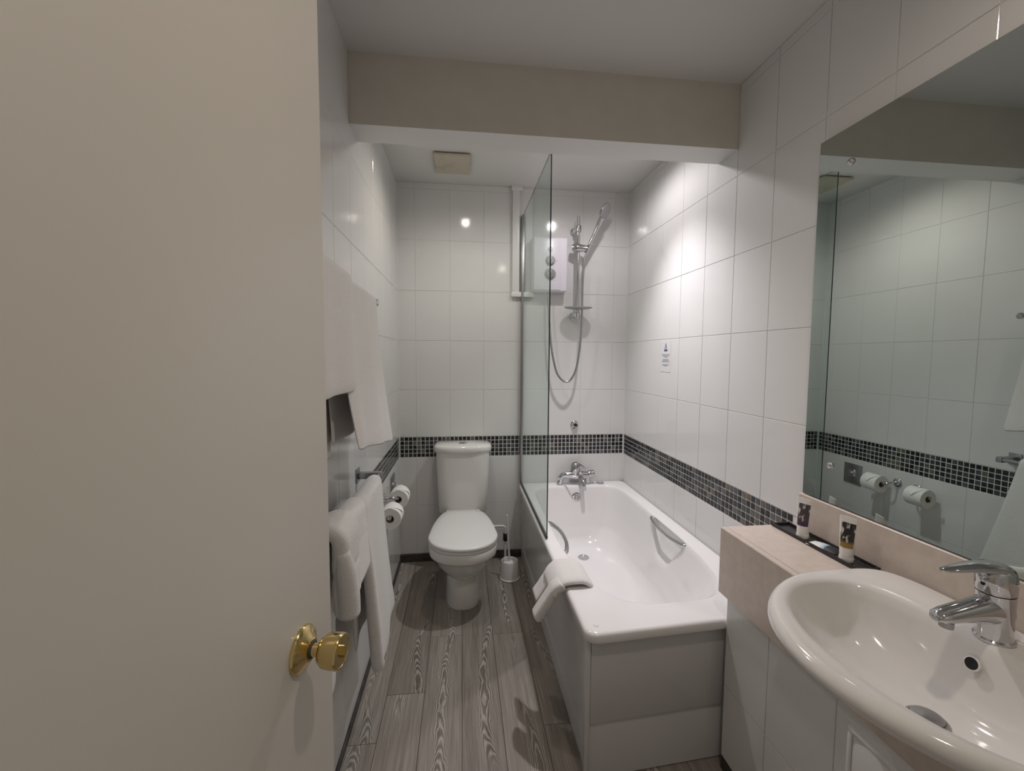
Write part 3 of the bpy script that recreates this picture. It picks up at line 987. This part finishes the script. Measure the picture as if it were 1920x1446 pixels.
def roll_set(yc, zc, hl, rl, far=False):
    xa = XL + 0.078
    hld = thing('roll_holder', (XL, yc, zc), hl, 'roll holder', 'chrome toilet roll holders')
    yb, sg = (yc + 0.075, -1) if far else (yc - 0.085, 1)
    obj('wall_rose', lathe([(0.027, 0), (0.027, 0.006), (0.021, 0.012), (0.011, 0.016)], (XL, yb, zc + 0.022), (1, 0, 0), 24), 'chrome', hld)
    obj('arm', tube([(XL + 0.012, yb, zc + 0.022), (XL + 0.045, yb, zc + 0.022), (xa - 0.012, yb + 0.004 * sg, zc + 0.018), (xa, yb + 0.022 * sg, zc + 0.0105), (xa, yc, zc + 0.0105), (xa, yc + 0.058 * sg, zc + 0.0105)], 0.0065, 10, 5), 'chrome', hld)
    obj('end_knob', lathe([(0.0065, 0), (0.0105, 0.003), (0.0105, 0.01), (0.006, 0.013)], (xa, yc + 0.057 * sg, zc + 0.0105), (0, sg, 0), 16), 'chrome', hld)
    rl_ = thing('toilet_roll', (xa, yc, zc), rl, 'toilet roll', 'toilet rolls on the left wall')
    obj('paper', lathe([(0.0195, -0.05), (0.053, -0.05), (0.0545, -0.047), (0.0545, 0.047), (0.053, 0.05), (0.0195, 0.05)], (xa, yc, zc), (0, 1, 0), 40, cap0=False, cap1=False), 'paper', rl_)
    obj('core', lathe([(0.0195, -0.0498), (0.0195, 0.0498), (0.0175, 0.0498), (0.0175, -0.0498), (0.0195, -0.0498)], (xa, yc, zc), (0, 1, 0), 28, cap0=False, cap1=False), 'card', rl_)
    # folded point of the loose sheet over the room side
    fl = []
    for s in range(9):
        a = math.radians(105 - s * 11)
        w = 0.05 * (1 - max(0, (s - 2) / 6.5))
        r_ = 0.0556 + 0.006 * (s / 8) ** 2
        fl.append([Vector((xa + r_ * math.cos(a), yc - w, zc + r_ * math.sin(a))), Vector((xa + r_ * math.cos(a), yc + w, zc + r_ * math.sin(a))),
                   Vector((xa + (r_ - 0.0009) * math.cos(a), yc + w, zc + (r_ - 0.0009) * math.sin(a))), Vector((xa + (r_ - 0.0009) * math.cos(a), yc - w, zc + (r_ - 0.0009) * math.sin(a)))])
    obj('loose_sheet', loft(fl), 'paper', rl_, smooth=60)


roll_set(2.475, 0.648, 'chrome holder of the toilet roll next to the steel wall plate', 'toilet roll next to the steel wall plate, the farther of two')
roll_set(2.195, 0.643, 'chrome holder of the toilet roll next to the hanging towels', 'toilet roll next to the hanging towels, the nearer of two', far=True)


def rail_set(x, z, y0, y1, label, square):
    t = thing('towel_rail', (XL, y1, z), label, 'towel rail', 'chrome towel rails')
    obj('bar', tube([(x, y0, z), (x, y1, z)], 0.009, 14), 'chrome', t)
    for y in (y0 + 0.02, y1 - 0.014):
        if square:
            obj('bracket', box(XL, XL + 0.006, y - 0.026, y + 0.026, z - 0.03, z + 0.03, 0.002, bm=box(XL + 0.004, x + 0.012, y - 0.012, y + 0.012, z - 0.014, z + 0.014, 0.003)), 'steel', t)
        else:
            obj('bracket', lathe([(0.024, 0), (0.024, 0.006), (0.012, 0.012), (0.010, x - XL - 0.012), (0.015, x - XL - 0.01), (0.015, x - XL + 0.010), (0.010, x - XL + 0.014)], (XL, y, z), (1, 0, 0), 22), 'chrome', t)


rail_set(-0.345, 1.668, 0.86, 1.80, 'upper chrome towel rail on the left wall carrying two long towels', False)
rail_set(-0.345, 0.958, 0.80, 1.835, 'lower chrome towel rail on the left wall near the toilet rolls', True)


def drape(name, parent, xr, zr, rad, front, back, t, y0, y1, dy0=0.0, dy1=0.0, flare=0.0, wob=0.004, k=22.0, ph=0.0, bflare=0.0, ny=16, band=None, slope=0.0, backslope=0.0):
    """cloth hung over a bar that runs along y: closed section lofted along y"""
    rings = []
    nf, na, nbk = 16, 8, 10
    for j in range(ny + 1):
        u = j / ny
        cl = []
        fl, bl = front + slope * (u - 0.5), back + backslope * (u - 0.5)
        for i in range(nf):
            s = 1 - i / nf                       # 1 at the hem, 0 at the bar
            w = wob * math.sin(k * (y0 + (y1 - y0) * u) + ph + 1.5 * s) * s
            cl.append((xr + rad + flare * s ** 1.3 + w, zr - fl * s, s))
        for i in range(na + 1):
            a = math.pi * i / na
            cl.append((xr + rad * math.cos(a), zr + rad * math.sin(a), 0))
        for i in range(1, nbk + 1):
            s = i / nbk
            w = wob * math.sin(k * 1.3 * (y0 + (y1 - y0) * u) + ph + 2) * s
            cl.append((xr - rad + bflare * s + w, zr - bl * s, s * bl / max(fl, 0.01)))
        tt = t
        edge = min(u, 1 - u) * ny
        if edge < 2:
            tt = t * (0.45, 0.85, 1.0)[int(edge)]
        outer, inn = [], []
        for i, (x, z, s) in enumerate(cl):
            x0, z0, _ = cl[max(i - 1, 0)]
            x1, z1, _ = cl[min(i + 1, len(cl) - 1)]
            d = Vector((x1 - x0, z1 - z0)).normalized()
            nx, nz = d.y, -d.x
            h = tt / 2
            if i in (0, len(cl) - 1):
                h *= 0.55
            if band and i < nf:
                for bs in band:
                    if abs((1 - i / nf) - bs) < 0.04:
                        h *= 0.72
            yy = y0 + dy0 * s + (y1 + dy1 * s - y0 - dy0 * s) * u
            outer.append(Vector((x + nx * h, yy, z + nz * h)))
            inn.append(Vector((x - nx * h, yy, z - nz * h)))
        rings.append(outer + inn[::-1])
    b2 = loft(rings, False, False)
    b2.verts.ensure_lookup_table()
    n = len(rings[0])
    for base in (0, ny * n):
        for i in range(n // 2 - 1):
            b2.faces.new([b2.verts[base + q] for q in (i, i + 1, n - 2 - i, n - 1 - i)])
    return obj(name, b2, 'towel', parent, smooth=80, subsurf=1)


tw = thing('bath_towel', (-0.345, 1.20, 1.36), 'shorter white towel on the upper rail, the nearer one', 'towel', 'white towels on the upper rail')
drape('cloth', tw, -0.345, 1.668, 0.027, 0.310, 0.50, 0.014, 0.90, 1.315, dy1=-0.045, flare=0.020, wob=0.005, k=26, slope=0.0)
tw = thing('bath_towel', (-0.345, 1.60, 1.11), 'longer white towel on the upper rail, the farther one', 'towel', 'white towels on the upper rail')
drape('cloth', tw, -0.345, 1.668, 0.0145, 0.515, 0.46, 0.010, 1.14, 1.735, dy0=0.05, dy1=0.045, flare=0.046, wob=0.008, k=21, ph=0.6, bflare=0.008, slope=0.09)
tw = thing('hand_towel', (-0.345, 1.6, 0.37), 'white towel hanging lowest on the lower rail, beside the toilet rolls', 'towel', 'white towels on the lower rail')
drape('cloth', tw, -0.345, 0.958, 0.022, 0.585, 0.52, 0.020, 1.42, 1.735, dy0=0.03, dy1=0.12, flare=0.034, wob=0.010, k=19, ph=2.9)
tw = thing('hand_towel', (-0.345, 1.1, 0.7), 'short thick folded white towel over the lower rail, nearest the door knob', 'towel', 'white towels on the lower rail')
drape('cloth', tw, -0.345, 0.970, 0.034, 0.190, 0.50, 0.044, 1.10, 1.245, flare=0.0, wob=0.004, k=9, ph=1.0, band=(0.42,))
drape('outer_fold', tw, -0.345, 0.968, 0.030, 0.190, 0.30, 0.014, 1.225, 1.41, dy1=0.0, flare=0.012, wob=0.003, k=9, ph=1.0, band=(0.38,))

lo = [o for o in bpy.data.objects if o.name.startswith('hand_towel')]
for o_, path, rad_ in ((lo[0], [(-0.322, 1.425, 0.90), (-0.310, 1.432, 0.75), (-0.296, 1.440, 0.55), (-0.288, 1.450, 0.40), (-0.287, 1.452, 0.382)], [0.012, 0.019, 0.022, 0.022, 0.012]),
                       (lo[1], [(-0.305, 1.115, 0.95), (-0.300, 1.118, 0.90), (-0.296, 1.122, 0.83), (-0.296, 1.124, 0.782), (-0.296, 1.124, 0.77)], [0.018, 0.027, 0.030, 0.030, 0.016])):
    obj('side_fold', tube(path, rad_, 14, 5), 'towel', o_, smooth=80)

# bath mat over the near bath edge
mat_ = thing('bath_mat', (0.42, 1.67, 0.42), 'folded white bath mat draped over the bath edge', 'bath mat')


def strip(name, path, y0, y1, t, parent, ny=10, bands=(), skew=0.0):
    P = smooth_path([(x, 0, z) for x, z in path], 5)
    n = len(P)
    rings = []
    for j in range(ny + 1):
        u = j / ny
        e = min(u, 1 - u) * ny
        tt = t * (0.5 if e < 1 else (0.88 if e < 2 else 1.0))
        o_, i_ = [], []
        for i, p in enumerate(P):
            d = (P[min(i + 1, n - 1)] - P[max(i - 1, 0)]).normalized()
            nx, nz = -d.z, d.x
            h = tt / 2 * (0.6 if i in (0, n - 1) else 1.0)
            for bd in bands:
                if abs(i / (n - 1) - bd) < 0.018:
                    h *= 0.66
            y = y0 + (y1 - y0) * u + skew * (1 - i / (n - 1))
            o_.append(Vector((p.x + nx * h, y, p.z + nz * h)))
            i_.append(Vector((p.x - nx * h, y, p.z - nz * h)))
        rings.append(o_ + i_[::-1])
    b2 = loft(rings, False, False)
    b2.verts.ensure_lookup_table()
    N_ = len(rings[0])
    for base in (0, ny * N_):
        for i in range(N_ // 2 - 1):
            b2.faces.new([b2.verts[base + q] for q in (i, i + 1, N_ - 2 - i, N_ - 1 - i)])
    return obj(name, b2, 'towel', parent, smooth=80, subsurf=1)


strip('top_layer', [(0.358, 0.512), (0.374, 0.540), (0.402, 0.563), (0.44, 0.568), (0.480, 0.566), (0.508, 0.545), (0.520, 0.50), (0.530, 0.44)], 1.590, 1.795, 0.026, mat_, ny=14)
strip('front_fold', [(0.296, 0.402), (0.318, 0.442), (0.345, 0.489), (0.372, 0.535), (0.400, 0.555)], 1.585, 1.668, 0.040, mat_, bands=(0.38, 0.72), skew=0.03)
strip('back_fold', [(0.312, 0.420), (0.334, 0.458), (0.356, 0.500), (0.380, 0.543), (0.404, 0.556)], 1.690, 1.790, 0.014, mat_, bands=(0.5,), skew=0.04)

# ------------------------------------------------------------------ warning sticker on the right wall
stk = thing('warning_sticker', (XR, 2.395, 1.46), 'small clear warning sticker with a triangle on the right wall', 'sticker')
sx0 = XR - 0.0012
fc = box(sx0, XR + 0.0005, 2.335, 2.457, 1.372, 1.552)
obj('film', fc, 'tile', stk, smooth=0)


def tri(h, w, zc, x):
    return [Vector((x, 2.396 - w / 2, zc)), Vector((x, 2.396 + w / 2, zc)), Vector((x, 2.396, zc + h))]


tb_ = bmesh.new()
o3 = [tb_.verts.new(p) for p in tri(0.050, 0.042, 1.493, sx0 - 0.0004)]
i3 = [tb_.verts.new(p) for p in tri(0.026, 0.018, 1.503, sx0 - 0.0004)]
for i in range(3):
    j = (i + 1) % 3
    tb_.faces.new((o3[i], o3[j], i3[j], i3[i]))
obj('triangle_symbol', tb_, 'ink', stk, smooth=0)
for z, w in ((1.474, 0.098), (1.467, 0.084), (1.460, 0.052), (1.446, 0.070), (1.439, 0.076), (1.432, 0.094), (1.415, 0.088), (1.408, 0.050)):
    obj('text_line', box(sx0 - 0.0004, sx0 + 0.0002, 2.396 - w / 2, 2.396 + w / 2, z - 0.0018, z + 0.0018), 'inkgrey', stk, smooth=0)

# ------------------------------------------------------------------ vanity
VX = 0.913
van = thing('vanity_base', (1.05, 0.65, 0), 'boxed-in washbasin base faced with white tiles', 'vanity')
obj('carcass', box(VX + T, 0.93, -0.11, 1.336, 0.0, 0.632, bm=box(VX + T, XR, 1.318, 1.338, 0, 0.632)), 'grout', van, smooth=0)
vy = lines(-0.10, 1.340, 0.235, 1.135)
for u0, u1 in zip(vy[:-1], vy[1:]):
    for z0, z1 in ((0.05, 0.312), (0.312, 0.632)):
        if u1 < 0.90 and z1 > 0.4:
            continue
        t_ = place_tile(van, 'right', (u0 + u1) / 2, (z0 + z1) / 2, u1 - u0, z1 - z0, plane=VX)
        t_.location -= ORG[van.name]
for z0, z1, a0, a1 in ((0.592, 0.632, -0.10, 0.90), (0.312, 0.592, 0.862, 0.90)):
    t_ = place_tile(van, 'right', (a0 + a1) / 2, (z0 + z1) / 2, a1 - a0, z1 - z0, plane=VX)
    t_.location -= ORG[van.name]
ap = obj('access_panel', box(VX - 0.004, VX + 0.012, 0.45, 0.850, 0.33, 0.578, 0.002), 'plastic', van)
obj('panel_frame', box(VX - 0.0065, VX + 0.010, 0.43, 0.862, 0.578, 0.592, 0.002, bm=box(VX - 0.0065, VX + 0.010, 0.850, 0.862, 0.33, 0.578, 0.002)), 'plastic', van)

ctp = thing('countertop', (1.04, 0.65, 0.631), 'pinkish beige stone countertop with a deep apron and upstand', 'countertop')
CX0, CZ, CY1 = 0.903, 0.864, 1.376
BCY = 0.698
cb = bmesh.new()
# apron: a long strip whose top edge dips under the basin
ys = [-0.11 + 0.03 * i for i in range(50)]
ys = [y for y in ys if y < CY1 - 0.01] + [CY1]


def dip(y):
    u = (y - BCY) / 0.306
    if abs(u) >= 1:
        return CZ
    return CZ - 0.142 * (1 - abs(u) ** 2.2) ** 0.5


sec = []
for y in ys:
    zt = dip(y)
    sec.append([Vector((CX0, y, 0.631)), Vector((CX0, y, zt - 0.003)), Vector((CX0 + 0.003, y, zt)), Vector((CX0 + 0.020, y, zt)), Vector((CX0 + 0.020, y, 0.631))])
obj('apron', loft(sec), 'marble', ctp, smooth=30)
obj('shelf', box(CX0 + 0.019, XR, 1.012, CY1, CZ - 0.02, CZ), 'marble', ctp, smooth=0)
obj('shelf', box(CX0 + 0.019, XR, -0.11, 0.37, CZ - 0.02, CZ), 'marble', ctp, smooth=0)
obj('end_face', box(CX0 + 0.019, XR, CY1 - 0.018, CY1, 0.631, CZ - 0.019), 'marble', ctp, smooth=0)
obj('upstand', box(1.158, XR, -0.11, 1.334, CZ, 0.993, 0.002, 1), 'marble', ctp, smooth=0)

# ------------------------------------------------------------------ basin
bs = thing('washbasin', (0.9, BCY, 0.7), 'white semi-recessed ceramic washbasin in the stone countertop', 'washbasin')
RZ = 0.893


def bring(front, back, hw, z, e0=2.05, e1=5.5, cx=0.97):
    return oval(cx, BCY, cx - front, back - cx, hw, z, 96, e0, e1)


rings = [bring(0.915, 1.02, 0.06, 0.712, 2, 2), bring(0.880, 1.05, 0.13, 0.718, 2, 2.5), bring(0.825, 1.10, 0.195, 0.748, 2, 3), bring(0.765, 1.13, 0.245, 0.785, 2, 4),
         bring(0.705, 1.15, 0.285, 0.822, 2, 5), bring(0.668, 1.152, 0.304, 0.847, 2), bring(0.652, 1.153, 0.313, 0.857, 2), bring(0.645, 1.154, 0.318, 0.864, 2), bring(0.642, 1.154, 0.320, 0.873, 2),
         bring(0.644, 1.154, 0.319, 0.881, 2), bring(0.650, 1.152, 0.315, 0.888, 2), bring(0.659, 1.149, 0.309, RZ - 0.0008, 2), bring(0.667, 1.145, 0.304, RZ, 2)]
ib = [  # front, back, half width, z, exponents
    (0.694, 1.044, 0.276, RZ - 0.0012, 2.1, 3.2), (0.702, 1.038, 0.268, RZ - 0.004, 2.1, 3.2), (0.708, 1.034, 0.262, RZ - 0.010, 2.1, 3.1),
    (0.726, 1.028, 0.250, RZ - 0.033, 2.1, 3.0), (0.758, 1.020, 0.228, RZ - 0.066, 2.1, 2.8), (0.798, 1.010, 0.192, RZ - 0.100, 2.1, 2.5),
    (0.848, 0.994, 0.135, RZ - 0.130, 2.0, 2.2), (0.886, 0.970, 0.075, RZ - 0.146, 2, 2), (0.902, 0.952, 0.03, RZ - 0.151, 2, 2)]
for fr_, bk_, hw, z, e0, e1 in ib:
    rings.append(bring(fr_, bk_, hw, z, e0, e1, cx=0.925 if z < RZ - 0.13 else 0.90))
obj('bowl', loft(rings), 'ceramic', bs, smooth=60)
w_ = obj('pop_up_waste', lathe([(0.034, 0.0), (0.034, 0.003), (0.031, 0.0055), (0.028, 0.006), (0.0275, 0.0045)], (0.915, BCY + 0.006, RZ - 0.152), (0, 0, 1), 32), 'steel', bs)
obj('plug_disc', lathe([(0.026, 0.0), (0.026, 0.010), (0.020, 0.0125), (0.0, 0.0135)], (0.915, BCY + 0.006, RZ - 0.152), (0, 0, 1), 32), 'steel', bs)
ofn = Vector((-1, 0, 0.36)).normalized()
obj('overflow_hole', lathe([(0.0145, 0.0), (0.0145, 0.002), (0.0115, 0.003), (0.0115, 0.0018)], (1.0175, BCY + 0.012, 0.846), ofn, 26, cap1=False), 'ceramic', bs)
obj('overflow_bore', lathe([(0.0118, 0.0015), (0.0116, 0.0026)], (1.0175, BCY + 0.012, 0.846), ofn, 24), 'hole', bs)

# ------------------------------------------------------------------ basin tap
tp = thing('basin_tap', (1.088, 0.705, RZ), 'chrome lever mixer tap on the washbasin', 'tap')
TXc, TYc = 1.070, 0.715
tilt = Vector((-0.05, 0, 1))
obj('body', lathe([(0.031, 0.0), (0.031, 0.004), (0.0275, 0.007), (0.0275, 0.05), (0.029, 0.085), (0.0295, 0.098)], (TXc, TYc, RZ), tilt, 36), 'chrome', tp, smooth=40)
obj('cap', lathe([(0.0295, 0.1), (0.0305, 0.103), (0.0305, 0.128), (0.028, 0.142), (0.020, 0.151), (0.006, 0.155)], (TXc, TYc, RZ), tilt, 36), 'chrome', tp, smooth=50)


def flat_sweep(rows, y0):
    """rows: x, z, half width (y), half thickness (z)"""
    return loft([[Vector((x, y0 + w * math.cos(2 * math.pi * i / 20), z + h * math.sin(2 * math.pi * i / 20))) for i in range(20)] for x, z, w, h in rows])


sp_ = obj('spout', flat_sweep([(TXc + 0.010, RZ + 0.060, 0.026, 0.034), (TXc - 0.020, RZ + 0.063, 0.026, 0.031), (TXc - 0.045, RZ + 0.0625, 0.0245, 0.024), (TXc - 0.08, RZ + 0.060, 0.022, 0.0185), (TXc - 0.115, RZ + 0.0565, 0.020, 0.0145), (TXc - 0.132, RZ + 0.054, 0.0175, 0.011), (TXc - 0.140, RZ + 0.0525, 0.011, 0.006)], TYc), 'chrome', tp, smooth=60)
obj('aerator', lathe([(0.0115, 0), (0.0115, 0.012), (0.010, 0.013)], (TXc - 0.112, TYc, RZ + 0.043), (-0.1, 0, -1), 20), 'steel', sp_)
obj('lever', flat_sweep([(TXc + 0.022, RZ + 0.128, 0.014, 0.012), (TXc + 0.008, RZ + 0.143, 0.023, 0.012), (TXc - 0.02, RZ + 0.150, 0.024, 0.011), (TXc - 0.06, RZ + 0.152, 0.019, 0.0085), (TXc - 0.10, RZ + 0.1505, 0.014, 0.0055), (TXc - 0.126, RZ + 0.149, 0.010, 0.0035), (TXc - 0.134, RZ + 0.1485, 0.004, 0.0015)], TYc), 'chrome', tp, smooth=60)
obj('indicator', lathe([(0.004, 0), (0.004, 0.0015)], (TXc - 0.0352, TYc, RZ + 0.117), (-1, 0, 0.1), 12), 'hole', tp)
obj('pop_up_knob', lathe([(0.003, 0), (0.003, 0.03), (0.006, 0.033), (0.006, 0.04), (0.003, 0.043)], (TXc + 0.035, TYc, RZ + 0.001), (0, 0, 1), 14), 'chrome', tp)

# ------------------------------------------------------------------ mirror
MY1, MZ0, MZ1 = 1.325, 0.996, 2.156
mir = thing('wall_mirror', (1.17, 0.6, MZ0), 'large frameless wall mirror above the stone upstand', 'mirror')
b = box(1.165, 1.171, -0.08, MY1, MZ0, MZ1)
b.normal_update()
for f in b.faces:
    f.material_index = 0 if f.normal.x < -0.5 else 1
obj('mirror_glass', b, ['mirror', 'mirroredge'], mir, smooth=0)
obj('backing', box(1.171, XR, -0.06, MY1 - 0.012, MZ0, MZ1 - 0.012), 'rubber', mir, smooth=0)
for y, z in ((1.207, 2.048), (1.219, 1.117)):
    obj('screw_cap', lathe([(0.0105, 0), (0.0105, 0.003), (0.008, 0.007), (0.003, 0.0095)], (1.165, y, z), (-1, 0, 0), 20), 'chrome', mir)

# ------------------------------------------------------------------ tray and toiletries
tr = tag(obj('tray', loft([[Vector((x, y, z)) for x, y in ((1.089 + d, 1.030 + d), (1.156 - d, 1.030 + d), (1.156 - d, 1.368 - d), (1.089 + d, 1.368 - d))] for d, z in ((0.003, CZ), (0.0, CZ + 0.001), (0.0, CZ + 0.0115), (0.004, CZ + 0.0115), (0.006, CZ + 0.004), (0.02, CZ + 0.004))]), 'black', origin=(1.12, 1.2, CZ)), 'black plastic tray on the stone shelf behind the washbasin', 'tray')
tr.data.shade_flat()


def tube_bottle(x, y, rz, label, lm):
    base = CZ + 0.0045
    t = thing('toiletry_tube', (x, y, base), label, 'tube', 'toiletry tubes on the tray')
    t.rotation_euler = (0, 0, rz)

    def rel(p):
        return Vector(p) + Vector((x, y, base))
    obj('screw_cap', lathe([(0.0175, 0), (0.018, 0.002), (0.018, 0.012), (0.017, 0.014), (0.0165, 0.0145)], rel((0, 0, 0)), (0, 0, 1), 28), 'tube', t)

    def ringz(z, s=1.0, off=0.0):
        f = (z - 0.014) / 0.113
        a = 0.0168 + 0.0060 * f          # half width along y
        c = 0.0168 * (1 - f ** 1.3) + 0.0008
        return a + off, c + off
    rs = []
    for z in (0.0145, 0.017, 0.04, 0.065, 0.09, 0.11, 0.118, 0.129):
        a, c = ringz(min(z, 0.124))
        rs.append([rel((c * math.cos(2 * math.pi * i / 28), a * math.sin(2 * math.pi * i / 28), z)) for i in range(28)])
    obj('tube_body', loft(rs), 'tube', t, smooth=50)
    rs = []
    for z in (0.041, 0.06, 0.08, 0.10, 0.113):
        a, c = ringz(z, off=0.0004)
        rs.append([rel((-c * math.cos(w), a * math.sin(w), z)) for w in [-1.25 + 2.0 * i / 14 for i in range(15)]])
    obj('label', loft(rs, False, False, closed=False), lm, t, smooth=50)


tube_bottle(1.114, 1.258, 0.35, 'white toiletry tube with a dark purple printed label, at the far end of the tray', 'label_purple')
tube_bottle(1.114, 1.096, 0.35, 'white toiletry tube with a black and gold printed label, on the tray nearest the basin', 'label_gold')
b = bmesh.new()
bmesh.ops.create_grid(b, x_segments=10, y_segments=12, size=0.5)
geo = bmesh.ops.extrude_face_region(b, geom=b.faces[:])
for v in [g for g in geo['geom'] if isinstance(g, bmesh.types.BMVert)]:
    v.co.z += 1
for v in b.verts:
    e = (1 - (2 * v.co.x) ** 2) * (1 - (2 * v.co.y) ** 2)
    top = v.co.z > 0.5
    v.co = Vector((v.co.x * 0.048, v.co.y * 0.088, (0.0015 + 0.0085 * max(e, 0) ** 0.6 + 0.001 * math.sin(v.co.x * 40) * math.sin(v.co.y * 30)) if top else 0.0))
sc_ = obj('soap_sachet', b, 'sachet', smooth=60)
sc_.location = (1.1215, 1.178, CZ + 0.0042)
sc_.rotation_euler = (0, 0, 0.28)
tag(sc_, 'white, blue and black soap sachet lying on the tray', 'sachet')
